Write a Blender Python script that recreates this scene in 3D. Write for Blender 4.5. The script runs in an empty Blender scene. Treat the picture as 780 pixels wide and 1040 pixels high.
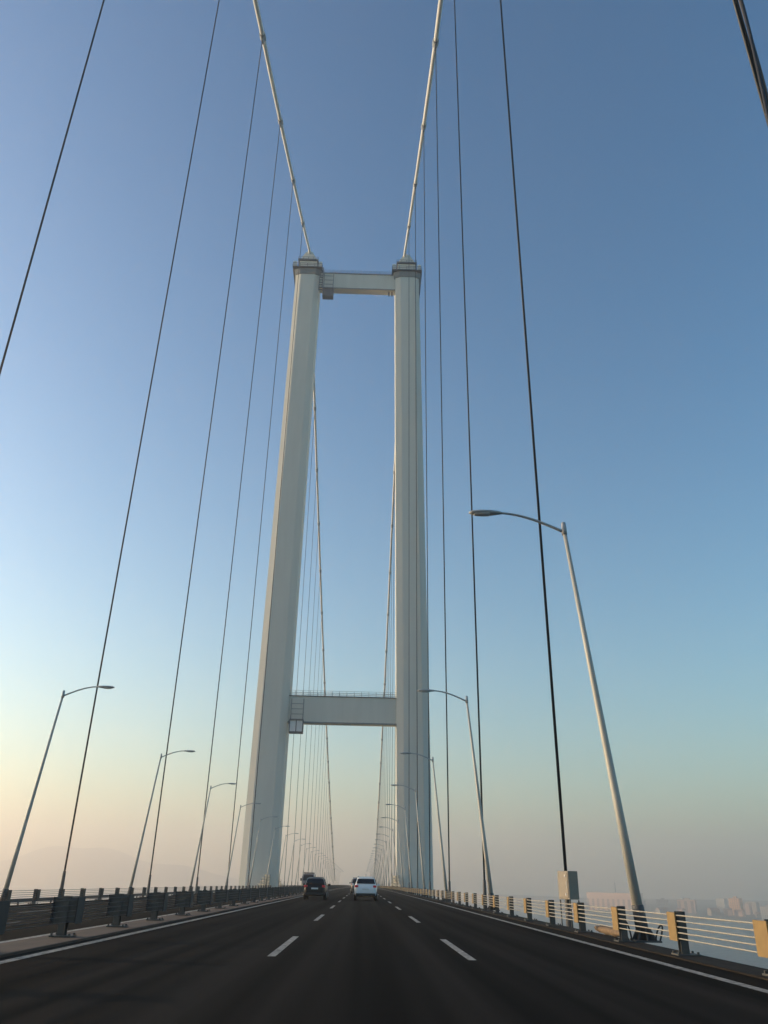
import bpy, bmesh, math, random
from mathutils import Vector, Matrix
rnd = random.Random(7)
S = bpy.context.scene
C = S.collection
R = math.radians

# ------------------------------------------------------------------ materials
def mat(name, col, rough=0.6, metal=0.0, var=0.0, scale=3.0, bump=0.0, bscale=20.0, spec=0.5, stretch=None, coat=0.0):
    m = bpy.data.materials.new(name); m.use_nodes = True
    nt = m.node_tree; b = nt.nodes['Principled BSDF']
    b.inputs['Base Color'].default_value = (*col, 1)
    b.inputs['Roughness'].default_value = rough
    b.inputs['Metallic'].default_value = metal
    b.inputs['Specular IOR Level'].default_value = spec
    b.inputs['Coat Weight'].default_value = coat
    if var or bump:
        tc = nt.nodes.new('ShaderNodeTexCoord'); mp = nt.nodes.new('ShaderNodeMapping')
        nt.links.new(tc.outputs['Object'], mp.inputs[0])
        if stretch: mp.inputs['Scale'].default_value = stretch
    if var:
        n = nt.nodes.new('ShaderNodeTexNoise'); n.inputs['Scale'].default_value = scale; n.inputs['Detail'].default_value = 6
        n.inputs['Roughness'].default_value = .65
        nt.links.new(mp.outputs[0], n.inputs['Vector'])
        r = nt.nodes.new('ShaderNodeValToRGB')
        r.color_ramp.elements[0].position = .3; r.color_ramp.elements[1].position = .7
        r.color_ramp.elements[0].color = (*[c * (1 - var) for c in col], 1)
        r.color_ramp.elements[1].color = (*[min(1, c * (1 + var)) for c in col], 1)
        nt.links.new(n.outputs['Fac'], r.inputs[0]); nt.links.new(r.outputs[0], b.inputs['Base Color'])
    if bump:
        n2 = nt.nodes.new('ShaderNodeTexNoise'); n2.inputs['Scale'].default_value = bscale; n2.inputs['Detail'].default_value = 4
        nt.links.new(mp.outputs[0], n2.inputs['Vector'])
        bp = nt.nodes.new('ShaderNodeBump'); bp.inputs['Strength'].default_value = bump; bp.inputs['Distance'].default_value = .02
        nt.links.new(n2.outputs['Fac'], bp.inputs['Height']); nt.links.new(bp.outputs[0], b.inputs['Normal'])
    return m

def asphalt_mat():
    m = mat('asphalt', (.035, .032, .029), 1.0, spec=.03)
    nt = m.node_tree; b = nt.nodes['Principled BSDF']
    tc = nt.nodes.new('ShaderNodeTexCoord')
    def noise(scale, st, det=5):
        mp = nt.nodes.new('ShaderNodeMapping'); mp.inputs['Scale'].default_value = st
        nt.links.new(tc.outputs['Object'], mp.inputs[0])
        n = nt.nodes.new('ShaderNodeTexNoise'); n.inputs['Scale'].default_value = scale; n.inputs['Detail'].default_value = det
        nt.links.new(mp.outputs[0], n.inputs['Vector']); return n.outputs['Fac']
    def ramp(fac, p0, p1, c0, c1):
        r = nt.nodes.new('ShaderNodeValToRGB'); r.color_ramp.elements[0].position = p0; r.color_ramp.elements[1].position = p1
        r.color_ramp.elements[0].color = (*c0, 1); r.color_ramp.elements[1].color = (*c1, 1)
        nt.links.new(fac, r.inputs[0]); return r.outputs[0]
    def mul(a, b2):
        x = nt.nodes.new('ShaderNodeMixRGB'); x.blend_type = 'MULTIPLY'; x.inputs[0].default_value = 1
        nt.links.new(a, x.inputs[1]); nt.links.new(b2, x.inputs[2]); return x.outputs[0]
    base = ramp(noise(.35, (1, .12, 1)), .3, .7, (.0125, .0105, .0088), (.019, .0160, .0136))     # broad worn patches
    track_shade = ramp(noise(1.25, (1, .01, 1), 2), .38, .62, (.52, .52, .52), (1.42, 1.42, 1.42))   # long streaks: tyre marks with barrier rail shadows painted in
    grain = ramp(noise(60, (1, 1, 1), 3), .3, .75, (.7, .7, .7), (1.35, 1.33, 1.3))            # stones
    nt.links.new(mul(mul(base, track_shade), grain), b.inputs['Base Color'])
    bp = nt.nodes.new('ShaderNodeBump'); bp.inputs['Strength'].default_value = .5; bp.inputs['Distance'].default_value = .01
    nt.links.new(noise(90, (1, 1, 1), 3), bp.inputs['Height']); nt.links.new(bp.outputs[0], b.inputs['Normal'])
    return m

def water_mat():
    m = mat('sea', (.012, .04, .055), .3, spec=.15)
    nt = m.node_tree; b = nt.nodes['Principled BSDF']
    tc = nt.nodes.new('ShaderNodeTexCoord')
    n = nt.nodes.new('ShaderNodeTexNoise'); n.inputs['Scale'].default_value = .12; n.inputs['Detail'].default_value = 6
    nt.links.new(tc.outputs['Object'], n.inputs['Vector'])
    bp = nt.nodes.new('ShaderNodeBump'); bp.inputs['Strength'].default_value = 1.0; bp.inputs['Distance'].default_value = 3.0
    nt.links.new(n.outputs['Fac'], bp.inputs['Height']); nt.links.new(bp.outputs[0], b.inputs['Normal'])
    return m

def facade_mat(name, wall, glass, sx, sz):
    """plastered wall with a regular pattern of window openings (object space)"""
    m = mat(name, wall, .8)
    nt = m.node_tree; b = nt.nodes['Principled BSDF']
    tc = nt.nodes.new('ShaderNodeTexCoord')
    br = nt.nodes.new('ShaderNodeSeparateXYZ'); nt.links.new(tc.outputs['Object'], br.inputs[0])
    add = nt.nodes.new('ShaderNodeMath'); add.operation = 'ADD'
    nt.links.new(br.outputs[0], add.inputs[0]); nt.links.new(br.outputs[1], add.inputs[1])
    def band(src, period, frac):
        d = nt.nodes.new('ShaderNodeMath'); d.operation = 'DIVIDE'; d.inputs[1].default_value = period; nt.links.new(src, d.inputs[0])
        f = nt.nodes.new('ShaderNodeMath'); f.operation = 'FRACT'; nt.links.new(d.outputs[0], f.inputs[0])
        l = nt.nodes.new('ShaderNodeMath'); l.operation = 'LESS_THAN'; l.inputs[1].default_value = frac; nt.links.new(f.outputs[0], l.inputs[0])
        return l.outputs[0]
    mu = nt.nodes.new('ShaderNodeMath'); mu.operation = 'MULTIPLY'
    nt.links.new(band(add.outputs[0], sx, .45), mu.inputs[0]); nt.links.new(band(br.outputs[2], sz, .5), mu.inputs[1])
    mx = nt.nodes.new('ShaderNodeMixRGB'); nt.links.new(mu.outputs[0], mx.inputs[0])
    mx.inputs[1].default_value = (*wall, 1); mx.inputs[2].default_value = (*glass, 1)
    nt.links.new(mx.outputs[0], b.inputs['Base Color'])
    return m

M = {}
M['asphalt'] = asphalt_mat()
M['line'] = mat('road_paint', (.34, .31, .265), .8, bump=.4, bscale=60)
def wear(m, under, lo, hi, scale):
    nt = m.node_tree; b = nt.nodes['Principled BSDF']; tc = nt.nodes.new('ShaderNodeTexCoord')
    n = nt.nodes.new('ShaderNodeTexNoise'); n.inputs['Scale'].default_value = scale; n.inputs['Detail'].default_value = 8; n.inputs['Roughness'].default_value = .75
    nt.links.new(tc.outputs['Object'], n.inputs['Vector']); r = nt.nodes.new('ShaderNodeValToRGB')
    r.color_ramp.elements[0].position = lo; r.color_ramp.elements[1].position = hi
    r.color_ramp.elements[0].color = (*under, 1); r.color_ramp.elements[1].color = b.inputs['Base Color'].default_value
    nt.links.new(n.outputs['Fac'], r.inputs[0]); nt.links.new(r.outputs[0], b.inputs['Base Color'])
wear(M['line'], (.06, .053, .046), .38, .56, 6)
M['dust'] = mat('dusty_concrete', (.075, .042, .026), .9, var=.3, scale=1.6, bump=.3, bscale=25, stretch=(1, .25, 1))
M['edge'] = mat('dark_edge_steel', (.022, .0175, .014), .95, spec=.1, var=.35, scale=2.0, bump=.3, stretch=(1, .3, 1))
M['deck'] = mat('deck_steel', (.22, .23, .23), .7, var=.08, scale=.6)
M['tower'] = mat('tower_paint', (.60, .585, .515), .75, spec=.2, var=.045, scale=.5, bump=.05, bscale=1.2, stretch=(1, 1, .12))
M['tower_dark'] = mat('tower_dark_steel', (.09, .10, .11), .6, var=.15, scale=1)
M['tower_trim'] = mat('tower_trim', (.17, .19, .19), .6, var=.1, scale=1)
M['white_steel'] = mat('white_steel', (.72, .72, .70), .45, var=.06, scale=2)
M['cable'] = mat('cable_wrap', (.62, .62, .58), .42, var=.06, scale=.8)
M['clamp'] = mat('cable_clamp', (.30, .31, .31), .5)
M['rope'] = mat('black_sheath', (.018, .018, .020), .5, var=.2, scale=3)
M['tan_strand'] = mat('tan_strand', (.10, .085, .07), .7)
M['pole'] = mat('galvanised_pole', (.42, .405, .36), .55, metal=.1, var=.08, scale=2, stretch=(1, 1, .4))
M['pole_dark'] = mat('pole_sleeve', (.06, .06, .06), .6, var=.2, scale=4)
M['lamp'] = mat('luminaire_shell', (.36, .37, .37), .4, metal=.2)
M['lens'] = mat('luminaire_lens', (.55, .56, .55), .2)
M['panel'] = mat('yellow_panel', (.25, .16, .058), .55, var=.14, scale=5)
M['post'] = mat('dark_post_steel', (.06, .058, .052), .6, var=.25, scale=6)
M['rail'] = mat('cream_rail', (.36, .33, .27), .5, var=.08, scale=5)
M['slate_shade'] = mat('slate_rail_panel_shade', (.022, .023, .025), .6, var=.2, scale=5)  # handrail's own dark slate; on the median panels it paints in their shade
M['cab'] = mat('cabinet_paint', (.23, .195, .15), .5, var=.08, scale=3)
M['cab_fit'] = mat('cabinet_fitting', (.75, .74, .72), .25, metal=.6)
M['sack'] = mat('tan_sacking', (.19, .13, .08), .95, var=.3, scale=6, bump=.8, bscale=10)
M['louvre'] = mat('louvre', (.56, .54, .48), .6)
_nt = M['louvre'].node_tree; _tr = _nt.nodes.new('ShaderNodeBsdfTranslucent'); _tr.inputs[0].default_value = (.75, .70, .60, 1); _mx = _nt.nodes.new('ShaderNodeMixShader'); _mx.inputs[0].default_value = .55
_nt.links.new(_nt.nodes['Principled BSDF'].outputs[0], _mx.inputs[1]); _nt.links.new(_tr.outputs[0], _mx.inputs[2]); _nt.links.new(_mx.outputs[0], _nt.nodes['Material Output'].inputs['Surface'])
M['shaded_panel'] = mat('shaded_panel', (.085, .06, .042), .7, var=.2, scale=5)  # darkened copy of the panel colour, shade painted in for the far left barrier
M['glass'] = mat('dark_glass', (.012, .013, .016), .08)
M['tyre'] = mat('tyre', (.015, .015, .015), .85)
M['rim'] = mat('rim', (.35, .35, .36), .35, metal=.8)
M['car_white'] = mat('car_white', (.74, .75, .74), .3, coat=.6)
M['car_black'] = mat('car_black', (.006, .006, .007), .35, spec=.3, coat=.15)
M['car_grey'] = mat('car_grey', (.05, .05, .055), .35, coat=.5)
M['van_paint'] = mat('van_paint', (.10, .10, .105), .4, coat=.3)
M['trim'] = mat('black_trim', (.02, .02, .021), .6)
M['taillight'] = mat('red_lens', (.62, .02, .03), .3)
M['headlight'] = mat('clear_lens', (.75, .75, .72), .15)
M['plate'] = mat('plate_white', (.62, .62, .60), .5)
M['sea'] = water_mat()
M['land'] = mat('coast_land', (.10, .095, .07), .95, var=.4, scale=.02)
M['hill'] = mat('hill_scrub', (.075, .08, .055), .95, var=.4, scale=.004)
M['roof'] = mat('roof_tile', (.30, .17, .12), .85, var=.2, scale=.2)
M['f_pink'] = facade_mat('facade_pink', (.58, .38, .29), (.22, .17, .16), 16, 60)
M['f_orange'] = facade_mat('facade_orange', (.62, .35, .20), (.12, .09, .08), 5, 3.4)
M['f_white'] = facade_mat('facade_white', (.50, .45, .40), (.12, .13, .14), 4.2, 3.3)
M['f_grey'] = facade_mat('facade_grey', (.40, .36, .33), (.10, .10, .11), 5, 3.5)
M['f_tan'] = facade_mat('facade_tan', (.40, .31, .24), (.10, .09, .09), 4.5, 3.2)

# ------------------------------------------------------------------ mesh helpers
class MB:
    def __init__(s): s.bm = bmesh.new()
    def hexa(s, pts):                                   # 8 points: bottom ring then top ring
        v = [s.bm.verts.new(p) for p in pts]
        for f in ((0, 3, 2, 1), (4, 5, 6, 7), (0, 1, 5, 4), (1, 2, 6, 5), (2, 3, 7, 6), (3, 0, 4, 7)):
            s.bm.faces.new([v[i] for i in f])
        return s
    def box(s, x0, x1, y0, y1, z0, z1):
        return s.hexa([(x0, y0, z0), (x1, y0, z0), (x1, y1, z0), (x0, y1, z0), (x0, y0, z1), (x1, y0, z1), (x1, y1, z1), (x0, y1, z1)])
    def loft(s, rings, cap=True):
        rs = [[s.bm.verts.new(p) for p in r] for r in rings]
        n = len(rs[0])
        for a, b in zip(rs, rs[1:]):
            for i in range(n): s.bm.faces.new((a[i], a[(i + 1) % n], b[(i + 1) % n], b[i]))
        if cap:
            s.bm.faces.new(rs[0][::-1]); s.bm.faces.new(rs[-1])
        return s
    def tube(s, pts, rad, n=8, cap=True):
        pts = [Vector(p) for p in pts]; rings = []
        rr = rad if isinstance(rad, (list, tuple)) else [rad] * len(pts)
        up = None
        for i, p in enumerate(pts):
            t = (pts[min(i + 1, len(pts) - 1)] - pts[max(i - 1, 0)]).normalized()
            if up is None: up = Vector((1, 0, 0)) if abs(t.x) < .8 else Vector((0, 1, 0))
            a = (up - t * up.dot(t)).normalized(); b = t.cross(a); up = a
            rings.append([p + (a * math.cos(2 * math.pi * k / n) + b * math.sin(2 * math.pi * k / n)) * rr[i] for k in range(n)])
        return s.loft(rings, cap)
    def quad(s, *pts):
        s.bm.faces.new([s.bm.verts.new(p) for p in pts]); return s
    def build(s, name, m, parent=None, smooth=False, bevel=0, sub=0, edge=None):
        me = bpy.data.meshes.new(name)
        bmesh.ops.recalc_face_normals(s.bm, faces=s.bm.faces)
        s.bm.to_mesh(me); s.bm.free()
        o = bpy.data.objects.new(name, me); C.objects.link(o)
        me.materials.append(M[m] if isinstance(m, str) else m)
        if smooth:
            for p in me.polygons: p.use_smooth = True
        if bevel:
            b = o.modifiers.new('bevel', 'BEVEL'); b.width = bevel; b.segments = 2; b.limit_method = 'ANGLE'
        if sub:
            b = o.modifiers.new('sub', 'SUBSURF'); b.levels = b.render_levels = sub
        if parent: o.parent = parent
        return o

def tag(o, label=None, cat=None, group=None, kind=None):
    if label: o['label'] = label
    if cat: o['category'] = cat
    if group: o['group'] = group
    if kind: o['kind'] = kind
    return o
def thing(name, loc, label, cat, group=None, rz=0):
    o = bpy.data.objects.new(name, None); C.objects.link(o); o.location = loc; o.rotation_euler = (0, 0, rz); o.empty_display_size = .2
    return tag(o, label, cat, group)
def copy_tree(o, parent=None):
    c = o.copy(); C.objects.link(c)
    if parent: c.parent = parent
    for ch in list(o.children): copy_tree(ch, c)
    return c
ORD = ['first', 'second', 'third', 'fourth', 'fifth', 'sixth', 'seventh', 'eighth', 'ninth', 'tenth', 'eleventh', 'twelfth']

# ------------------------------------------------------------------ layout constants (metres, camera above the origin)
def zd(y): return -(y * y) / 220000.0 if y > 0 else 0.0        # slight crest of the deck
CX = -6.25                                                       # bridge centre line
def zl(x): return -.022 * (CX - x)                               # cross fall of the opposite carriageway
YT = 187.0                                                       # tower
Y0, Y1 = -260.0, 760.0
SEA = -55.0
def near_z(y): s = YT - y; return 179.0 - .5 * s + .0004 * s * s
def far_z(y): t = y - YT; return 178.0 - .4866 * t + .000252 * t * t
def cab_z(y): return near_z(y) if y < YT - 4 else (far_z(y) if y > YT + 4 else 177.2)
def cab_x(y, side):
    if side > 0:
        if y <= 87: return 8.7
        if y <= YT: return 8.7 + (7.75 - 8.7) * (y - 87) / 100
        return min(8.8, 7.75 + 1.05 * (y - YT) / 300)
    if y <= 87: return -21.2
    if y <= YT: return -21.2 - .5 * (y - 87) / 100
    return max(-21.7, -21.7 + .4 * (y - YT) / 300)

def ys(a, b, st):
    n = max(1, math.ceil((b - a) / st)); return [a + (b - a) * i / n for i in range(n + 1)]
def strip(mb, x0, x1, dz, a, b, zf=lambda x: 0.0, st=12):
    Y = ys(a, b, st)
    L = [mb.bm.verts.new((x0, y, zd(y) + zf(x0) + dz)) for y in Y]
    Rr = [mb.bm.verts.new((x1, y, zd(y) + zf(x1) + dz)) for y in Y]
    for i in range(len(Y) - 1): mb.bm.faces.new((L[i], Rr[i], Rr[i + 1], L[i + 1]))
def beam(mb, x0, x1, z0, z1, a, b, zf=lambda x: 0.0, st=12):
    mb.loft([[(x0, y, zd(y) + zf(x0) + z0), (x1, y, zd(y) + zf(x1) + z0), (x1, y, zd(y) + zf(x1) + z1), (x0, y, zd(y) + zf(x0) + z1)] for y in ys(a, b, st)])

# ------------------------------------------------------------------ setting: sea, land, deck, road
w = MB(); w.quad((-6900, -6900, SEA), (6900, -6900, SEA), (6900, 6900, SEA), (-6900, 6900, SEA))
tag(w.build('sea_water', 'sea'), kind='structure')

def terrain(name, m, x0, x1, y0, y1, n, hf):
    b = MB(); V = []
    for j in range(n + 1):
        row = []
        for i in range(n + 1):
            x = x0 + (x1 - x0) * i / n; y = y0 + (y1 - y0) * j / n
            row.append(b.bm.verts.new((x, y, hf(x, y, i / n, j / n))))
        V.append(row)
    for j in range(n):
        for i in range(n): b.bm.faces.new((V[j][i], V[j][i + 1], V[j + 1][i + 1], V[j + 1][i]))
    return tag(b.build(name, m, smooth=True), kind='structure')
def edge_fade(u, v): return min(1, 6 * min(u, 1 - u)) * min(1, 6 * min(v, 1 - v))
def coast(x, y, u, v):
    e = min(1, 9 * min(u, 1 - u, v, 1 - v))
    return SEA - 1.5 + e * (3.2 + 4 * max(0, v - .35) * (1 + .4 * math.sin(x * .004) + .3 * math.sin(y * .006 + x * .002)) * 5)
terrain('coast', 'land', 330, 3400, 1560, 4600, 60, coast)
def hill_left(x, y, u, v):
    ridge = .72 + .16 * math.sin(u * 9.0 + 1) + .09 * math.sin(u * 23) + .05 * math.sin(u * 51 + v * 7)
    return SEA - 6 + (math.sin(math.pi * v) ** .8) * min(1, 5 * u) * min(1, 3 * (1 - u)) * 300 * ridge
terrain('hills', 'hill', -4600, -500, 5400, 6700, 70, hill_left)
def hill_front(x, y, u, v):
    return SEA - 6 + math.sin(math.pi * v) * math.sin(math.pi * u) ** .7 * 40 * (.8 + .2 * math.sin(u * 17) + .1 * math.sin(u * 41))
terrain('far_shore', 'hill', -330, 200, 3900, 4500, 50, hill_front)

def deck_ring(y):
    z = zd(y); f = lambda x: zl(x) if x < CX else 0
    return [(6.95, y, z - .02), (6.95, y, z - .35), (9.4, y, z - 1.25), (11.7, y, z - 2.0), (11.7, y, z - 2.2), (6.0, y, z - 4.6), (-18.5, y, z - 4.6),
            (-24.2, y, z - 2.5), (-24.2, y, z - 2.3), (-21.9, y, z - 1.55), (-19.35, y, z - .65), (-19.35, y, z - .31), (CX, y, z - .02)]
b = MB(); b.loft([deck_ring(y) for y in ys(Y0, Y1, 15)])
tag(b.build('bridge_deck', 'deck'), kind='structure')
b = MB(); strip(b, -5.92, 6.2, .0, Y0, Y1); tag(b.build('road', 'asphalt'), kind='structure')
b = MB(); strip(b, -18.9, -6.95, .0, Y0, Y1, zl); tag(b.build('opposite_road', 'asphalt'), kind='structure')
b = MB(); beam(b, -6.95, -5.92, -.015, .05, Y0, Y1); tag(b.build('median', 'dust', bevel=.015), kind='structure')
b = MB(); beam(b, 6.2, 6.95, -.015, .03, Y0, Y1); tag(b.build('kerb', 'edge', bevel=.01), kind='structure')
b = MB(); beam(b, -19.35, -18.9, -.015, .05, Y0, Y1, zl); tag(b.build('opposite_kerb', 'edge', bevel=.01), kind='structure')
b = MB()
strip(b, -5.70, -5.50, .005, Y0, Y1); strip(b, 5.42, 5.60, .005, Y0, Y1)
for k in range(-8, 48):
    y = 16.15 + 14.8 * k
    for x in (-1.6, 2.03): strip(b, x - .075, x + .075, .005, y, y + 5.8)
tag(b.build('road_markings', 'line'), kind='structure')
b = MB()
strip(b, -7.55, -7.33, .005, Y0, Y1, zl); strip(b, -18.3, -18.12, .005, Y0, Y1, zl)
for k in range(-8, 48):
    y = 8.0 + 14.8 * k
    for x in (-10.9, -14.55): strip(b, x - .075, x + .075, .005, y, y + 5.8, zl)
tag(b.build('opposite_road_markings', 'line'), kind='structure')

# ------------------------------------------------------------------ suspension tower
T = thing('suspension_tower', (0, YT, 0), 'pale grey steel suspension bridge tower with two tall legs joined by two crossbeams', 'bridge tower')
BASE = {1: 11.3, -1: -22.25}; TOP = {1: 8.55, -1: -21.6}
def leg_x(z, s): return BASE[s] + (TOP[s] - BASE[s]) * z / 170.0
def leg_ring(z, s, grow=0.0):
    t = (z + 60) / 230.0; hw = 3.95 - .35 * t + grow; hd = 4.3 - .5 * t + grow; cx = leg_x(z, s)
    a, bb, c, d = 1.72, 1.45, .06, .76
    q = [(hw - a, -hd), (hw - bb, -hd + c), (hw, -hd + d), (hw, hd - d), (hw - bb, hd - c), (hw - a, hd)]
    q += [(-x, y) for x, y in q[::-1]]
    return [(cx + x, y, z) for x, y in q]
for s in (-1, 1):
    b = MB(); b.loft([leg_ring(z, s) for z in (SEA - 2, -20, 0, 38, 80, 125, 169.5)]); b.build('leg', 'tower', T)
    # collar, platform, saddle housing
    cx = leg_x(170, s) - (.15 if s > 0 else .15)
    b = MB(); b.loft([leg_ring(z, s, g) for z, g in ((167.6, .12), (168.1, .3), (169.3, .45), (169.5, .45))]); b.build('collar', 'tower_trim', T)
    b = MB(); b.box(cx - 4.5, cx + 4.5, -4.8, 4.8, 169.55, 169.85)
    pf = b.build('top_platform', 'tower_dark', T)
    b = MB()
    for x in (-4.4, -2.2, 0, 2.2, 4.4):
        for y in (-4.7, 4.7): b.box(cx + x - .06, cx + x + .06, y - .06, y + .06, 169.87, 171.1)
    for z in (170.45, 171.05):
        for y in (-4.7, 4.7): b.box(cx - 4.4, cx + 4.4, y - .05, y + .05, z - .05, z + .05)
        for x in (-4.4, 4.4): b.box(cx + x - .05, cx + x + .05, -4.65, 4.65, z - .05, z + .05)
    b.build('railing', 'tower_dark', pf)
    for xa in (cx - 4.35, cx + 3.3):
        b = MB(); b.box(xa, xa + 1.05, -4.6, -3.7, 169.88, 171.9); b.build('equipment_box', 'white_steel', T, bevel=.05)
    b = MB(); b.box(cx - 2.7, cx + 2.7, -3.4, 3.4, 169.87, 173.1); b.build('saddle_block', 'tower', T, bevel=.05)
    b = MB(); b.box(cx - 3.1, cx + 3.1, -3.8, 3.8, 173.12, 173.7)
    up = b.build('upper_platform', 'tower_dark', T)
    b = MB()
    for x in (-3, -1.5, 0, 1.5, 3): b.box(cx + x - .05, cx + x + .05, -3.75, -3.65, 173.71, 174.5)
    b.box(cx - 3, cx + 3, -3.73, -3.67, 174.4, 174.5)
    b.build('railing', 'tower_dark', up)
    b = MB()
    R4 = lambda hx, hy, z: [(cx - hx, -hy, z), (cx + hx, -hy, z), (cx + hx, hy, z), (cx - hx, hy, z)]
    b.loft([R4(2.35, 3.0, 173.72), R4(2.3, 3.0, 174.6), R4(1.05, 2.4, 177.6), R4(.85, 2.2, 178.1)]); b.build('saddle_housing', 'tower', T, bevel=.04)
    b = MB(); b.tube([(cx, -2.0, 178.1), (cx, -2.0, 179.0)], .05, 6); b.build('marker_post', 'tower_dark', T)
# crossbeams
def crossbeam(z0, z1, y0, y1, tilt=0.0):
    xl = leg_x((z0 + z1) / 2, -1) + 3.45; xr = leg_x((z0 + z1) / 2, 1) - 3.45
    b = MB(); b.box(xl, xr, y0, y1, z0, z1)
    o = b.build('crossbeam', 'tower', T, bevel=.06)
    b = MB(); b.box(xl, xr, y0 - .18, y1 + .18, z1 + .01, z1 + .2); b.build('beam_flange', 'tower_dark', o)
    b = MB(); b.box(xl, xr, y0 - .14, y0 - .02, z0 - .02, z0 + .28); b.build('beam_lip', 'tower_trim', o)
    b = MB()
    n = 15
    for i in range(n + 1):
        x = xl + (xr - xl) * i / n
        for y in (y0, y1): b.box(x - .04, x + .04, y - .04, y + .04, z1 + .2, z1 + 1.4)
    for z in (z1 + .55, z1 + .95, z1 + 1.36):
        for y in (y0, y1): b.box(xl, xr, y - .03, y + .03, z - .03, z + .03)
    b.build('railing', 'tower_trim', o)
    return o
B1 = crossbeam(163.5, 169.3, -2.4, -.1)
B2 = crossbeam(34.4, 40.5, -2.6, -.2)
for x in (3.0, 3.9):
    b = MB(); b.box(x, x + .4, -1.8, -1.3, 162.0, 163.47); b.build('hanging_fitting', 'tan_strand', B1)
def gondola(x0, x1, zt, zc0, zc1, y, cage):
    b = MB(); b.box(x0, x1, y - 1.0, y + .8, zc0, zc0 + .3); b.box(x0, x1, y - 1.0, y + .8, zc1 - .3, zc1)
    for x in (x0 + .1, (x0 + x1) / 2, x1 - .1):
        for yy in (y - .9, y + .7): b.box(x - .1, x + .1, yy - .08, yy + .08, zc0 + .3, zc1 - .3)
    g = b.build('access_cage', 'tower_dark', T)
    b = MB(); b.box(x0 + .15, x1 - .15, y - .7, y + .6, zc0 + .32, zc1 - .32); b.build('cage_panel', cage, g)
    b = MB()
    for x in (x0 + .2, x1 - .2): b.box(x - .12, x + .12, y - .6, y - .4, zc1, zt)
    n = 4
    for i in range(1, n): b.box(x0 + .32, x1 - .32, y - .55, y - .45, zc1 + (zt - zc1) * i / n - .07, zc1 + (zt - zc1) * i / n + .07)
    b.build('ladder', 'tower_trim', g)
gondola(-16.7, -13.5, 168.4, 158.8, 162.0, -3.6, 'tower_dark')
gondola(-17.7, -14.5, 39.6, 31.8, 34.9, -3.7, 'white_steel')
b = MB()
for x in (-17.9, -16.9):
    b.box(x - .12, x + .12, -4.2, -3.9, 161.2, 170.0)
for i in range(10): b.box(-17.78, -17.02, -4.12, -3.98, 161.4 + i * .92, 161.62 + i * .92)
b.build('access_ladder', 'tower_dark', T)
b = MB()
b.hexa([(12.2, -3.2, 161.5), (12.5, -3.2, 161.5), (12.5, -1.2, 161.5), (12.2, -1.2, 161.5), (12.35, -3.2, 171.0), (13.2, -3.2, 171.0), (13.2, -1.2, 171.0), (12.35, -1.2, 171.0)])
b.build('hoist_frame', 'tower_dark', T)
b = MB()
b.box(leg_x(60, 1) + 1.45, leg_x(60, 1) + 1.75, -4.5, -4.3, 2, 30)
b.bm.clear()
for z0_, z1_ in ((2, 84), (84, 167)):
    xa, xb = leg_x(z0_, 1) + 1.9, leg_x(z1_, 1) + 1.9
    ya, yb = -4.3 + .5 * (z0_ + 60) / 230 - .02, -4.3 + .5 * (z1_ + 60) / 230 - .02
    b.hexa([(xa, ya - .2, z0_), (xa + .22, ya - .2, z0_), (xa + .22, ya, z0_), (xa, ya, z0_), (xb, yb - .2, z1_), (xb + .22, yb - .2, z1_), (xb + .22, yb, z1_), (xb, yb, z1_)])
b.build('cable_duct', 'tower', T)

# ------------------------------------------------------------------ main cables
for s, lab in ((-1, 'thick pale main suspension cable running over the left tower leg'), (1, 'thick pale main suspension cable running over the right tower leg')):
    Yk = ys(-200, YT - 4, 8) + ys(YT + 4, 668, 8)
    o = thing('main_cable', (0, 0, 0), lab, 'bridge cable')
    b = MB(); b.tube([(cab_x(y, s), y, cab_z(y)) for y in Yk], .40, 12); b.build('cable_strand', 'cable', o, smooth=True)
    b0 = MB(); b0.tube([(0, -.75, 0), (0, -.7, 0), (0, .7, 0), (0, .75, 0)], [.44, .56, .56, .44], 12)
    b0.box(-.17, .17, -.5, .5, -1.15, -.35)
    first = None
    for y in [YT - 25 * k for k in range(1, 9)] + [YT + 25 * k for k in range(1, 20)]:
        if cab_z(y) < 4: continue
        if first is None:
            c = first = b0.build('cable_clamp', 'clamp', o)
        else:
            c = first.copy(); C.objects.link(c); c.parent = o
        c.location = (cab_x(y, s), y, cab_z(y))
        sl = (cab_z(y + 1) - cab_z(y - 1)) / 2
        c.rotation_euler = (math.atan(sl), 0, 0)

# ------------------------------------------------------------------ suspender cables
def suspender(y, s, label, group):
    xb = 8.8 if s > 0 else -21.3; xt = cab_x(y, s); zb = zd(y) - 1.0; zt = cab_z(y) - 1.0
    o = thing('suspender_cable', (xb, y, zb), label, 'suspender cable', group)
    b = MB(); dx = xt - xb
    for k in (-.032, .032): b.tube([(k, 0, .4), (k + dx, 0, zt - zb)], .037, 6)
    b.build('rope_pair', 'rope', o, smooth=True)
    b = MB(); b.tube([(0, 0, 0), (0, 0, .9), (dx * .02, 0, 2.4), (dx * .02, 0, 2.6)], [.17, .15, .115, .10], 10); b.build('socket', 'pole_dark', o, smooth=True)
    return o
near_r = ['nearest dark suspender cable at the top right corner, tied with a tan strand',
          'black suspender cable running down into the metal cabinet on the right',
          'dark suspender cable on the right between the cabinet and the second street lamp',
          'dark suspender cable on the right beside the third street lamp',
          'thin dark suspender cable just right of the right tower leg',
          'thin suspender cable crossing the right edge of the right tower leg',
          'thin suspender cable in front of the right tower leg, last before the tower']
near_l = ['nearest dark suspender cable at the far left edge of the picture',
          'dark suspender cable on the left rising beside the nearest left street lamp',
          'dark suspender cable on the left just right of the second left street lamp',
          'thin dark suspender cable on the left beside the third left street lamp',
          'thin dark suspender cable on the left, second out from the left tower leg',
          'thin dark suspender cable skirting the outer edge of the left tower leg']
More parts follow.
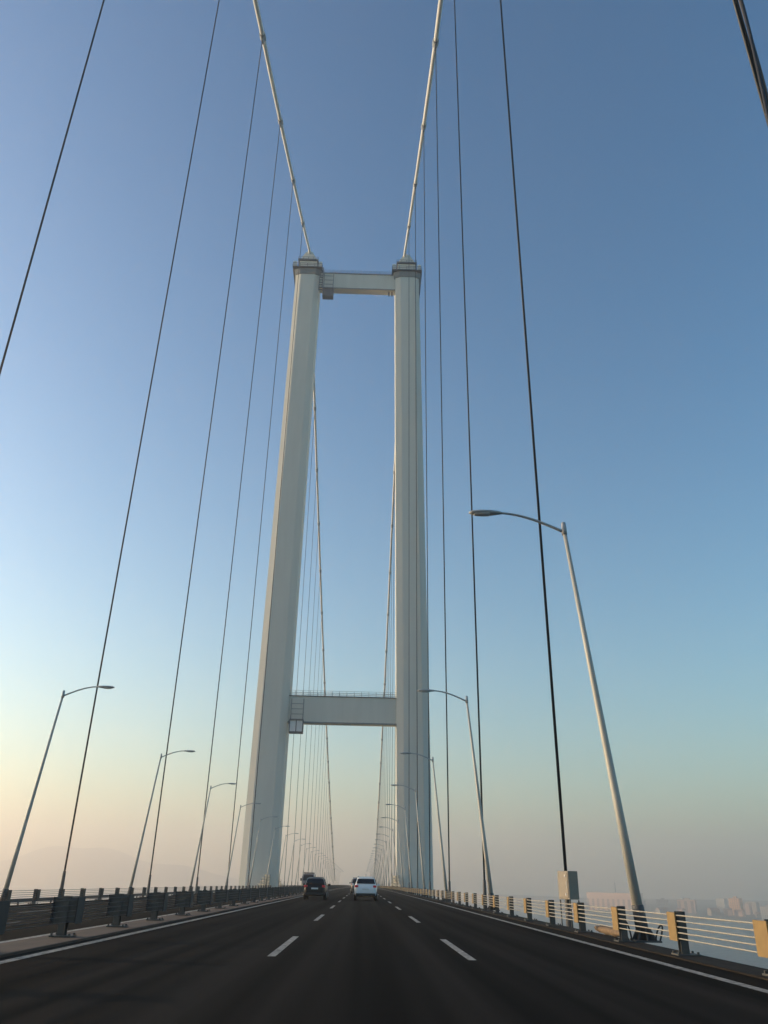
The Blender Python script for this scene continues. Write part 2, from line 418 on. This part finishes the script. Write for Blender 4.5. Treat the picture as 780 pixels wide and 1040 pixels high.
G1 = 'suspender cables on the right before the tower'; G2 = 'suspender cables on the left before the tower'
near_things = []
for k, lab in enumerate(near_r): near_things.append(suspender(12 + 25 * k, 1, lab, G1))
for k, lab in enumerate(near_l): suspender(37 + 25 * k, -1, lab, G2)
n0 = near_things[0]
b = MB(); pts = []
for i in range(160):
    z = 1 + i * .5; pts.append((.09 * math.cos(z * .25 + .5) - .02 - (.1 / 123) * z, -.10 + .03 * math.sin(z * .9), z))
b.tube(pts, .035, 6); b.build('tan_strand', 'tan_strand', n0, smooth=True)
b = MB(); b.tube([(.10 * math.cos(z * .42 + 2.6) - (.1 / 123) * z, -.05 + .08 * math.sin(z * .42 + 2.6), z) for z in [1 + .5 * i for i in range(160)]], .045, 6); b.build('wrapped_strand', 'rope', n0, smooth=True)
for z in (8, 13, 24, 30):
    b = MB(); b.tube([(0, 0, z - .05), (0, 0, z + .05)], [.16, .16], 10); b.box(-.26, -.15, -.05, .05, z - .03, z + .03); b.build('cable_tie', 'clamp', n0)
for s, side in ((1, 'right'), (-1, 'left')):
    for k in range(1, 20):
        y = YT + 25 * k
        if cab_z(y) < 5: continue
        suspender(y, s, 'thin hazy suspender cable of the %s row seen beyond the tower' % side, 'suspender cables on the %s beyond the tower' % side)

# ------------------------------------------------------------------ street lamps
def make_lamp(label, group):
    """local frame: x points outwards from the road, origin at the foot"""
    o = thing('street_lamp', (0, 0, 0), label, 'street lamp', group)
    tx, tz = -1.11, 11.2
    b = MB(); b.tube([(tx * t, 0, tz * t) for t in (.07, .3, .6, 1.0)], [.128, .108, .085, .06], 14); b.build('pole', 'pole', o, smooth=True)
    b = MB(); b.tube([(tx * .002, 0, .02), (tx * .074, 0, tz * .074), (tx * .076, 0, tz * .076)], [.165, .15, .132], 14); b.build('pole_sleeve', 'pole_dark', o, smooth=True)
    b = MB(); b.box(-.33, .33, -.33, .33, .03, .07)
    for a in range(8):
        ca, sa = math.cos(a * math.pi / 4), math.sin(a * math.pi / 4)
        p = [(ca * .15 - sa * .012, sa * .15 + ca * .012), (ca * .15 + sa * .012, sa * .15 - ca * .012), (ca * .32 + sa * .012, sa * .32 - ca * .012), (ca * .32 - sa * .012, sa * .32 + ca * .012)]
        q = [(ca * .15 - sa * .012, sa * .15 + ca * .012), (ca * .15 + sa * .012, sa * .15 - ca * .012), (ca * .17 + sa * .012, sa * .17 - ca * .012), (ca * .17 - sa * .012, sa * .17 + ca * .012)]
        b.hexa([(x, y, .072) for x, y in p] + [(x, y, .34) for x, y in q])
    b.build('base_plate', 'pole_dark', o)
    b = MB(); b.tube([(tx, 0, tz - .12), (tx, 0, tz + .06), (tx - .005, 0, tz + .28), (tx - .005, 0, tz + .30)], [.085, .085, .07, .05], 12); b.build('pole_cap', 'lamp', o, smooth=True)
    arm = []
    for i in range(13):
        t = i / 12; arm.append((tx - 1.98 * t, 0, tz - .03 + .60 * math.sin(t * math.pi / 2 * .97)))
    b = MB(); b.tube(arm, [.05 - .014 * i / 12 for i in range(13)], 8); b.build('arm', 'lamp', o, smooth=True)
    e = arm[-1]
    b = MB(); rings = []
    for t, wy, h0, h1 in ((-.06, .045, .04, .04), (.05, .09, .05, .06), (.30, .15, .08, .085), (.62, .165, .085, .085), (.86, .13, .06, .07), (.97, .05, .02, .03)):
        n = 12; rings.append([(e[0] - t, wy * math.cos(2 * math.pi * k / n), e[2] + (h1 if math.sin(2 * math.pi * k / n) > 0 else h0) * math.sin(2 * math.pi * k / n) - .02 * t) for k in range(n)])
    b.loft(rings); lum = b.build('luminaire', 'lamp', o, smooth=True)
    b = MB(); rings = []
    for t, wy, h in ((.30, .10, .03), (.36, .125, .075), (.60, .135, .08), (.78, .105, .06), (.83, .06, .03)):
        n = 10; rings.append([(e[0] - t, wy * math.cos(2 * math.pi * k / n), e[2] - .045 - .02 * t + h * .75 * math.sin(2 * math.pi * k / n)) for k in range(n)])
    b.loft(rings); b.build('lens', 'lens', lum, smooth=True)
    return o
rl = ['tall grey street lamp on the right kerb, the nearest, its arm high over the road', 'grey street lamp on the right, second nearest, beside a dark suspender cable',
      'slim street lamp on the right standing between a suspender cable and the right tower leg', 'slim lit street lamp pole in front of the right tower leg, nearest the leg\'s middle',
      'small street lamp in front of the right tower leg, second pole of those crossing it', 'small street lamp in front of the right tower leg, third pole of those crossing it', 'small street lamp just before the right tower leg, fourth pole of those crossing it']
ll = ['grey street lamp on the far left edge of the bridge, the nearest on the left', 'grey street lamp on the left, second nearest, left of a suspender cable',
      'slim street lamp on the left, third nearest, crossing a suspender cable near its top', 'slim street lamp on the left just outside the left tower leg',
      'small pale street lamp pole in front of the left tower leg, nearest its outer edge', 'small pale street lamp pole in front of the middle of the left tower leg']
proto = make_lamp(rl[0], 'street lamps along the right kerb')
proto.location = (7.08, 22, 0)
for k in range(1, 28):
    o = copy_tree(proto); y = 22 + 25 * k; o.location = (7.08, y, zd(y)); o['label'] = rl[k] if k < len(rl) else 'tiny hazy street lamp of the right row seen beyond the tower'
    o['group'] = 'street lamps along the right kerb' if k < len(rl) else 'hazy street lamps on the right beyond the tower'
for k in range(0, 27):
    o = copy_tree(proto); y = 47 + 25 * k; o.location = (-19.18, y, zd(y) - .25); o.rotation_euler = (0, 0, math.pi)
    o['label'] = ll[k] if k < len(ll) else 'tiny hazy street lamp of the left row seen beyond the tower'
    o['group'] = 'street lamps along the left kerb' if k < len(ll) else 'hazy street lamps on the left beyond the tower'
# sagging flex loops at the nearest lamp's foot
b = MB()
b.tube([(-.42 - .08 * math.sin(i * .35), -.1 + .25 * math.sin(i * .21), .05 + .5 * math.sin(math.pi * i / 15)) for i in range(16)], .022, 6)
b.tube([(.30 + .1 * math.sin(i * .3), -.25, .05 + .36 * math.sin(math.pi * i / 15)) for i in range(16)], .022, 6)
b.build('cable_loop', 'rope', proto, smooth=True)

# ------------------------------------------------------------------ crash barriers
def barrier(name, label, cat, x0, side, ystart, pitch, yend, zf, double=False, pm='panel'):
    """side: +1 road lies towards -x of the barrier. posts (each with its panel as sub-part), rails."""
    o = thing(name, (0, 0, 0), label, cat)
    allY = [ystart + pitch * k for k in range(int((yend - ystart) / pitch))]
    def post_mb(b, ox, oy, oz):
        f = lambda xa, xb: (min(ox + side * xa, ox + side * xb), max(ox + side * xa, ox + side * xb))
        a, c = f(0, .16)
        b.box(a, c, oy, oy + .02, oz, oz + .79); b.box(a, c, oy + .16, oy + .18, oz, oz + .79)
        a2, c2 = f(.07, .09); b.box(a2, c2, oy + .021, oy + .159, oz, oz + .78)
        if double:
            b.box(ox - .17, ox - .002, oy + .03, oy + .15, oz + .27, oz + .76); b.box(ox + .162, ox + .33, oy + .03, oy + .15, oz + .27, oz + .76)
        p0, p1 = f(-.12, .34); b.box(p0, p1, oy - .12, oy + .30, oz + .002, oz + .03)
        for px in (-.08, .30):
            for py in (-.07, .25): 
                q0, q1 = f(px - .02, px + .02); b.box(q0, q1, oy + py - .02, oy + py + .02, oz + .031, oz + .07)
    def panel_mb(b, ox, oy, oz, sides=(0, 1)):
        xs = ([(-.195, -.17), (.332, .357)] if double else [(-.065, -.04)])
        for i_, (xa, xb) in enumerate(xs):
            if i_ not in sides: continue
            m0, m1 = sorted((ox + side * xa, ox + side * xb))
            b.box(m0, m1, oy - .01, oy + .46, oz + .25, oz + .77)
            inn = xb if not double else (xb if xa < 0 else xa - .05)
            l0, l1 = sorted((ox + side * (inn + .002), ox + side * (inn + .048)))
            b.box(l0, l1, oy + .435, oy + .46, oz + .25, oz + .77)
    b = MB(); post_mb(b, 0, 0, 0); pp = b.build('post', 'post', o)
    pbs = []
    for i_ in range(2 if double else 1):
        b = MB(); panel_mb(b, 0, 0, 0, (i_,)); pbs.append(b.build('panel', pm, pp))
    first = True
    for y in allY[:100]:
        if first: q = pp; first = False
        else:
            q = pp.copy(); C.objects.link(q); q.parent = o
            for pb in pbs:
                r = pb.copy(); C.objects.link(r); r.parent = q
        q.location = (x0, y, zd(y) + zf)
        q.rotation_euler = (0, 0, R(rnd.uniform(-1.2, 1.2)))
    if len(allY) > 100:
        b = MB(); c = MB()
        for y in allY[100:]: post_mb(b, x0, y, zd(y) + zf); panel_mb(c, x0, y, zd(y) + zf)
        tag(b.build('post', 'post', o), kind='stuff'); tag(c.build('panel', pm, o), kind='stuff')
    for dx in ((-.155, .315) if double else (-.022,)):
        for z in (.30, .405, .51, .615, .72):
            b = MB(); b.tube([(x0 + side * dx, y, zd(y) + zf + z) for y in ys(2 if not double else 4, yend, 8)], .0135 if not double else .007, 6)
            b.build('rail', 'rail' if pm == 'panel' else 'post' if not double else 'rope', o, smooth=True)
    return o
barrier('crash_barrier', 'sunlit crash barrier of yellow panelled posts and five thin rails along the right kerb', 'crash barrier', 6.46, 1, 5.74, 4.02, 690, .03)
mb_ = barrier('median_barrier', 'dark double sided crash barrier posts on the brown median strip left of the lanes', 'crash barrier', -6.57, 1, 6.8, 4.17, 690, .055, True, 'slate_shade')
lb = barrier('crash_barrier', 'dark crash barrier with thin rails along the far left edge of the bridge', 'crash barrier', -18.98, -1, 26.1, 4.17, 690, -.23, False, 'shaded_panel')

# outer handrail on the left walkway
o = thing('handrail', (-22.6, 0, 0), 'thick dark handrail low along the outer walkway beyond the far left barrier', 'handrail')
b = MB(); b.loft([[(-.09, y, zd(y) - .34), (.09, y, zd(y) - .34), (.09, y, zd(y) - .12), (-.09, y, zd(y) - .12)] for y in ys(20, 680, 10)]); b.build('top_rail', 'slate_shade', o)
first = None
for k in range(100):
    y = 22 + 6 * k
    if first is None:
        b = MB(); b.box(-.05, .05, -.05, .05, -1.78, -.342); q = first = b.build('post', 'slate_shade', o)
    else:
        q = first.copy(); C.objects.link(q); q.parent = o
    q.location = (0, y, zd(y))

# ------------------------------------------------------------------ cabinet, bundle, wind screens
o = thing('metal_cabinet', (8.83, 36.1, 0), 'grey metal cabinet on thin legs at a suspender cable foot behind the right barrier', 'cabinet', rz=R(15))
b = MB(); b.box(-.24, .22, -.1, .82, .76, 1.84); cb = b.build('body', 'cab', o, bevel=.02)
b = MB(); b.box(-.262, -.243, -.05, .77, .82, 1.78); dr = b.build('door', 'cab', o, bevel=.006)
b = MB(); b.box(-.28, -.263, .02, .05, 1.18, 1.42); b.build('handle', 'cab_fit', dr)
for z in (.95, 1.65):
    b = MB(); b.tube([(-.263, .12, z), (-.285, .12, z)], .05, 10); b.build('hinge', 'cab_fit', dr)
for x in (-.2, .2):
    for y in (-.06, .78):
        b = MB(); b.box(x - .02, x + .02, y - .02, y + .02, -.7, .738); b.build('leg', 'post', o)
b = MB()
n, m_ = 22, 10; rings = []
for i in range(n + 1):
    t = i / n; rr = .02 + .105 * math.sin(math.pi * t) ** .45
    rings.append([(rr * 1.2 * math.cos(2 * math.pi * k / m_) * (1 + .12 * math.sin(i * 1.7 + k * 2)), t * 3.6, .135 + rr * .9 * math.sin(2 * math.pi * k / m_) * (1 + .15 * math.sin(i * 1.1 + k))) for k in range(m_)])
b.loft(rings); o = b.build('tarpaulin_roll', 'sack', smooth=True); o.location = (6.92, 23.0, .0); o.rotation_euler = (0, 0, R(-3))
tag(o, 'lumpy tan bundle lying on the kerb edge just past the nearest right street lamp', 'bundle')
for s, lab in ((1, 'pale stepped louvre wind screen beside the right tower leg'), (-1, 'pale stepped louvre wind screen beside the left tower leg')):
    x = 7.15 if s > 0 else -19.6; zz = zd(YT) + (-.0 if s > 0 else -.3)
    o = thing('wind_screen', (x, YT, zz), lab, 'wind screen')
    for i in range(5):
        hl = 27 - 3.0 * i
        b = MB(); b.hexa([(-.10, -hl, .35 + i * .55), (.10, -hl, .25 + i * .55), (.10, hl, .25 + i * .55), (-.10, hl, .35 + i * .55), (-.10, -hl, .68 + i * .55), (.10, -hl, .58 + i * .55), (.10, hl, .58 + i * .55), (-.10, hl, .68 + i * .55)])
        b.build('louvre', 'louvre', o)
    first = None
    for k in range(-5, 6):
        hgt = min(2.95, .75 + (27 - abs(k * 5)) / 3 * .55)
        b = MB(); b.box(.12, .22, -.05, .05, -.3, hgt); q = b.build('post', 'clamp', o); q.location.y = k * 5

# ------------------------------------------------------------------ vehicles
def wheel(parent, x, y, r, wd):
    b = MB(); b.tube([(x - wd / 2, y, r), (x - wd / 2 + .03, y, r), (x + wd / 2 - .03, y, r), (x + wd / 2, y, r)], [r * .9, r, r, r * .9], 20)
    t = b.build('wheel', 'tyre', parent, smooth=False)
    sx = 1 if x > 0 else -1
    b = MB(); b.tube([(x + sx * (wd / 2 - .005), y, r), (x + sx * (wd / 2 + .012), y, r)], [r * .62, r * .56], 16); b.build('rim', 'rim', t)
def car(name, loc, label, cat, paint, width=1.82, H=1.62, L=4.4, rack=False, rz=0, dark_win=True):
    """rear of the car at local y = 0, front at +y"""
    o = thing(name, loc, label, cat, rz=rz)
    w_ = width / 2; k = H / 1.62; l = L / 4.4
    st = [(.0, .48, .70, .72, .70), (.04, .36, .92, .94, .80), (.13, .31, 1.02 * k, 1.05 * k, .86), (.24, .28, 1.04 * k, 1.20 * k, .90), (.50, .26, 1.05 * k, 1.53 * k, .945), (.85, .25, 1.05 * k, 1.61 * k, .985), (1.5, .24, 1.04 * k, 1.64 * k, 1.0),
          (2.2, .24, 1.02 * k, 1.62 * k, 1.0), (2.7, .24, 1.0 * k, 1.50 * k, 1.0), (3.3, .24, .99 * k, 1.05 * k, .99), (3.95, .26, .90 * k, .95 * k, .95), (4.3, .32, .74 * k, .78 * k, .88), (4.4, .44, .60 * k, .62 * k, .80)]
    rings = []
    for y, z0, zb, zr, f in st:
        ww = w_ * f; g = min(1, max(0, (zr - zb) / .5)); rw = ww * (.94 - .18 * g)
        pts = [(ww * .80, z0), (ww * .95, z0 + .08), (ww, z0 + (zb - z0) * .45), (ww * .985, zb - .04), (ww * .96, zb), (rw + .02, zb + (zr - zb) * .75), (rw * .93, zr - .015), (rw * .6, zr + .01)]
        ring = [(x, y * l, z) for x, z in pts] + [(-x, y * l, z) for x, z in pts[::-1]]
        rings.append(ring)
    b = MB(); b.loft(rings); b.build('body', paint, o, smooth=True, sub=1)
    # rear window set into the hatch
    def hat(t): return (.20 + t * .26) * l - .075, (1.13 + t * .38) * k
    y0_, z0_ = hat(.10); y1_, z1_ = hat(.98)
    b = MB(); wb, wt = w_ * .80, w_ * .68
    b.hexa([(-wb, y0_, z0_), (wb, y0_, z0_), (wb, y0_ + .14, z0_), (-wb, y0_ + .14, z0_), (-wt, y1_, z1_), (wt, y1_, z1_), (wt, y1_ + .14, z1_), (-wt, y1_ + .14, z1_)])
    b.build('rear_window', 'glass', o, bevel=.03)
    for s in (-1, 1):
        b = MB()
        xo, xi = s * w_ * .955, s * w_ * .80
        b.hexa([(xo, .62 * l, 1.09 * k), (xo, 3.0 * l, 1.06 * k), (xo - s * .06, 3.0 * l, 1.06 * k), (xo - s * .06, .62 * l, 1.09 * k), (xi, .85 * l, 1.50 * k), (xi, 2.45 * l, 1.47 * k), (xi - s * .06, 2.45 * l, 1.47 * k), (xi - s * .06, .85 * l, 1.50 * k)])
        b.build('side_window', 'glass', o)
        b = MB(); b.box(min(s * w_ * .62, s * w_ * .93), max(s * w_ * .62, s * w_ * .90), .03, .34, .90 * k, 1.06 * k); b.build('taillight', 'taillight', o, bevel=.04)
        b = MB(); b.box(min(s * w_ * 1.0, s * (w_ + .2)), max(s * w_ * 1.0, s * (w_ + .2)), 2.72 * l, 2.86 * l, 1.02 * k, 1.17 * k); b.build('mirror', paint, o, bevel=.03)
        b = MB(); b.box(min(s * w_ * .45, s * w_ * .8), max(s * w_ * .45, s * w_ * .8), 4.20 * l, 4.34 * l, .66 * k, .80 * k); b.build('headlight', 'headlight', o, bevel=.03)
        for y in (.85 * l, 3.5 * l): wheel(o, s * (w_ - .12), y, .34, .23)
        if rack:
            b = MB(); b.tube([(s * w_ * .62, y * l, (1.675 if .95 < y < 2.3 else 1.63) * k) for y in (.85, 1.0, 1.6, 2.25, 2.4)], .02, 6); b.build('roof_rail', 'trim', o)
    b = MB(); b.box(-w_ * .82, w_ * .82, -.04, .14, .34, .52); b.build('bumper', 'trim', o, bevel=.04)
    b = MB(); b.box(-.26, .26, -.022, .02, .74, .85); b.build('number_plate', 'plate', o)
    b = MB(); b.box(-w_ * .72, w_ * .72, .50 * l, .66 * l, 1.63 * k, 1.66 * k); b.build('spoiler', paint, o, bevel=.012)
    b = MB(); b.tube([(0, .95 * l, 1.64 * k), (0, .70 * l, 1.84 * k)], .012, 5); b.build('antenna', 'trim', o)
    return o
car('white_car', (.28, 67.5, zd(67)), 'white sport utility car with a dark rear window driving in the middle lane', 'car', 'car_white', 1.86, 1.66, rack=True)
car('black_car', (-3.62, 66.3, zd(66)), 'black hatchback car driving in the left lane', 'car', 'car_black', 1.78, 1.56)
car('dark_car', (-.55, 112, zd(112)), 'dark car mostly hidden ahead of the white car in the middle lane', 'car', 'car_grey', 1.9, 1.85, rack=True)
# oncoming minibus (front towards the viewer at local y = 0)
def minibus(loc, label):
    o = thing('minibus', loc, label, 'minibus')
    b = MB(); rings = []
    for y, z0, z1, w_ in ((0, .45, 1.05, .88), (.12, .35, 1.25, .98), (.45, .3, 1.55, 1.02), (.95, .28, 2.45, 1.03), (1.3, .28, 2.58, 1.03), (5.6, .28, 2.6, 1.03), (5.75, .35, 2.5, 1.0)):
        top = w_ * (.97 if z1 < 1.6 else .88)
        p = [(w_ * .9, z0), (w_, z0 + .12), (w_, z0 + (z1 - z0) * .5), (top, z1 - .08), (top * .9, z1)]
        rings.append([(x, y, z) for x, z in p] + [(-x, y, z) for x, z in p[::-1]])
    b.loft(rings); b.build('body', 'van_paint', o, smooth=True)
    b = MB(); b.hexa([(-.86, .46, 1.57), (.86, .46, 1.57), (.86, .52, 1.57), (-.86, .52, 1.57), (-.78, .90, 2.38), (.78, .90, 2.38), (.78, .96, 2.38), (-.78, .96, 2.38)]); b.build('windscreen', 'glass', o)
    for s in (-1, 1):
        b = MB(); b.box(min(s * .55, s * .86), max(s * .55, s * .86), -.0, .14, .82, 1.05); b.build('headlight', 'headlight', o, bevel=.03)
        b = MB(); b.box(min(s * 1.03, s * 1.28), max(s * 1.03, s * 1.28), .62, .74, 1.5, 1.9); b.build('mirror', 'trim', o, bevel=.03)
        b = MB(); b.box(min(s * 1.0, s * 1.04), max(s * 1.0, s * 1.04), 1.2, 5.2, 1.5, 2.2); b.build('side_window', 'glass', o)
        for y in (.95, 4.4): wheel(o, s * .9, y, .36, .24)
    b = MB(); b.box(-.9, .9, -.06, .1, .36, .6); b.build('bumper', 'trim', o, bevel=.04)
    b = MB(); b.box(-.26, .26, -.08, -.062, .43, .54); b.build('number_plate', 'plate', o)
    b = MB()
    for y in (1.5, 3.0, 4.5): b.box(-.8, .8, y - .04, y + .04, 2.63, 2.78)
    b.build('roof_rack', 'trim', o)
minibus((-8.95, 142, zd(142) - .06), 'dark oncoming minibus on the opposite carriageway behind the black car')

# ------------------------------------------------------------------ town on the far shore
def building(name, x, y, wx, wy, h, m, label, cat, rz=0, z0=None, gable=False, extra=None, group=None):
    base = (SEA - 1) if z0 is None else z0
    o = thing(name, (x, y, base), label, cat, group, rz)
    b = MB(); b.box(-wx / 2, wx / 2, -wy / 2, wy / 2, 0, h); b.build('wall', m, o)
    if gable:
        b = MB(); e = .6; r = .3 * wy
        b.loft([[(sx * (wx / 2 + e), -wy / 2 - e, h + .02), (sx * (wx / 2 + e), wy / 2 + e, h + .02), (sx * (wx / 2 + e), .01, h + r), (sx * (wx / 2 + e), -.01, h + r)] for sx in (-1, 1)])
        b.build('roof', 'roof', o)
    else:
        b = MB(); b.box(-wx / 2 - .4, wx / 2 + .4, -wy / 2 - .4, wy / 2 + .4, h + .01, h + .8); rf = b.build('roof', 'f_grey', o)
        if extra:
            b = MB(); b.box(-wx * .12, wx * .18, -wy * .2, wy * .2, h + .82, h + 4.2); b.build('stair_tower', m, rf)
    return o
HG = 'low hazy houses of the far shore town'
building('warehouse', 690, 2360, 150, 40, 45, 'f_pink', 'long pale pink block on the far shore, left of the nearest street lamp foot', 'building', rz=R(-49))
building('apartment_block', 905, 2090, 26, 20, 40, 'f_orange', 'orange sunlit tall block on the far shore near the right edge', 'building', rz=R(-42), extra=True)
building('apartment_block', 868, 1850, 26, 22, 27, 'f_white', 'pale square block on the far shore at the right edge of the picture', 'building', rz=R(-36), extra=True)
building('apartment_block', 842, 2240, 44, 22, 33, 'f_pink', 'dull pink block on the far shore behind the second nearest right barrier post', 'building', rz=R(-30), extra=True)
building('apartment_block', 800, 2300, 30, 18, 31, 'f_white', 'small whitish block on the far shore just right of the nearest street lamp', 'building', rz=R(-25), extra=True)
for i, (x, y, h, m, gb) in enumerate(((770, 2380, 27, 'f_grey', 0), (868, 2330, 36, 'f_white', 0), (900, 2420, 34, 'f_tan', 0), (836, 2060, 14, 'f_tan', 1), (862, 2040, 15, 'f_pink', 1), (885, 2030, 13, 'f_pink', 1),
                                      (905, 1960, 11, 'f_tan', 1), (975, 2190, 28, 'f_pink', 0), (1010, 2230, 30, 'f_tan', 0), (745, 2150, 11, 'f_grey', 1), (780, 2120, 12, 'f_pink', 1), (930, 1870, 10, 'f_pink', 1),
                                      (590, 2300, 14, 'f_grey', 1), (640, 2200, 12, 'f_tan', 1), (1000, 2400, 36, 'f_white', 0), (520, 2400, 14, 'f_white', 1), (560, 2280, 12, 'f_pink', 1))):
    building('house', x, y, rnd.uniform(16, 30), rnd.uniform(12, 18), h, m, 'low hazy house of the pale far shore town across the water', 'house', rz=R(rnd.uniform(-60, 20)), gable=bool(gb), group=HG)
o = thing('radio_mast', (700, 2380, SEA), 'thin hazy mast rising behind the long pink block on the far shore', 'mast')
b = MB()
for a in range(3):
    c_, s_ = math.cos(a * 2.094), math.sin(a * 2.094); b.tube([(2.2 * c_, 2.2 * s_, 0), (.5 * c_, .5 * s_, 70)], .35, 5)
for i in range(12): b.box(-1.4 + i * .08, 1.4 - i * .08, -.15, .15, 4 + i * 5.5, 4.5 + i * 5.5)
b.build('lattice', 'tower_dark', o)
b = MB(); b.tube([(0, 0, 70), (0, 0, 78)], .2, 5); b.build('antenna', 'tower_dark', o)

# ------------------------------------------------------------------ air
b = MB(); b.box(-6980, 6980, -6980, 6980, SEA - 8, 330)
hz = bpy.data.materials.new('haze'); hz.use_nodes = True; nt = hz.node_tree
for n in list(nt.nodes):
    if n.type == 'BSDF_PRINCIPLED': nt.nodes.remove(n)
pv = nt.nodes.new('ShaderNodeVolumePrincipled'); out = [n for n in nt.nodes if n.type == 'OUTPUT_MATERIAL'][0]
pv.inputs['Color'].default_value = (.985, .885, .805, 1); pv.inputs['Density'].default_value = .00048; pv.inputs['Anisotropy'].default_value = .66
nt.links.new(pv.outputs[0], out.inputs['Volume'])
tag(b.build('haze', hz), kind='stuff')

# ------------------------------------------------------------------ light
SUN_EL, SUN_OFF = 11.0, 12.0                               # sun low on the left (-x), a touch ahead (+y)
wd = bpy.data.worlds.new('World'); S.world = wd; wd.use_nodes = True; nt = wd.node_tree
sky = nt.nodes.new('ShaderNodeTexSky'); sky.sky_type = 'NISHITA'; sky.sun_disc = False
sky.sun_elevation = R(SUN_EL); sky.sun_rotation = R(270 + SUN_OFF)
sky.altitude = 0; sky.air_density = 1.25; sky.dust_density = 0.95; sky.ozone_density = 4.2
bg = nt.nodes['Background']; bg.inputs['Strength'].default_value = .15
gm = nt.nodes.new('ShaderNodeGamma'); gm.inputs['Gamma'].default_value = 1.4
mul = nt.nodes.new('ShaderNodeVectorMath'); mul.operation = 'MULTIPLY'; mul.inputs[1].default_value = (.86, .785, .65)
nt.links.new(sky.outputs[0], mul.inputs[0]); nt.links.new(mul.outputs[0], gm.inputs['Color']); hs = nt.nodes.new('ShaderNodeHueSaturation'); hs.inputs['Saturation'].default_value = 1.04; hs.inputs['Value'].default_value = 1.07
nt.links.new(gm.outputs[0], hs.inputs['Color']); nt.links.new(hs.outputs[0], bg.inputs['Color'])
sl = bpy.data.lights.new('sun', 'SUN'); sl.energy = 2.9; sl.angle = R(.53); sl.color = (1, .77, .52)
so = bpy.data.objects.new('sun', sl); C.objects.link(so)
d = Vector((-math.cos(R(SUN_EL)) * math.cos(R(SUN_OFF)), math.cos(R(SUN_EL)) * math.sin(R(SUN_OFF)), math.sin(R(SUN_EL))))
so.rotation_euler = d.to_track_quat('Z', 'Y').to_euler(); so.location = (-60, 0, 60)

# ------------------------------------------------------------------ camera
cd = bpy.data.cameras.new('camera'); co = bpy.data.objects.new('camera', cd); C.objects.link(co)
cd.sensor_fit = 'VERTICAL'; cd.sensor_height = 36; cd.lens = 36 * 792.5 / 1040
cd.clip_start = .1; cd.clip_end = 30000
fw = Vector((0.01480538, 0.90290728, 0.42958031)); rt = Vector((0.99950968, -0.02521896, 0.01855827)); up = Vector((-0.02758997, -0.42909491, 0.90283794))
mw = Matrix.Identity(4)
for i in range(3):
    mw[i][0] = rt[i]; mw[i][1] = up[i]; mw[i][2] = -fw[i]
mw[0][3], mw[1][3], mw[2][3] = 0, 0, 1.227
co.matrix_world = mw
S.camera = co
S.render.resolution_x, S.render.resolution_y = 768, 1024
vs = S.view_settings; S.display_settings.display_device = 'sRGB'
vs.view_transform = 'Standard'; vs.look = 'None'; vs.gamma = 1; vs.use_curve_mapping = False; vs.exposure = 1.0
S.render.engine = 'CYCLES'
cy = S.cycles
cy.max_bounces = 6; cy.volume_bounces = 4; cy.transparent_max_bounces = 12; cy.use_denoising = True
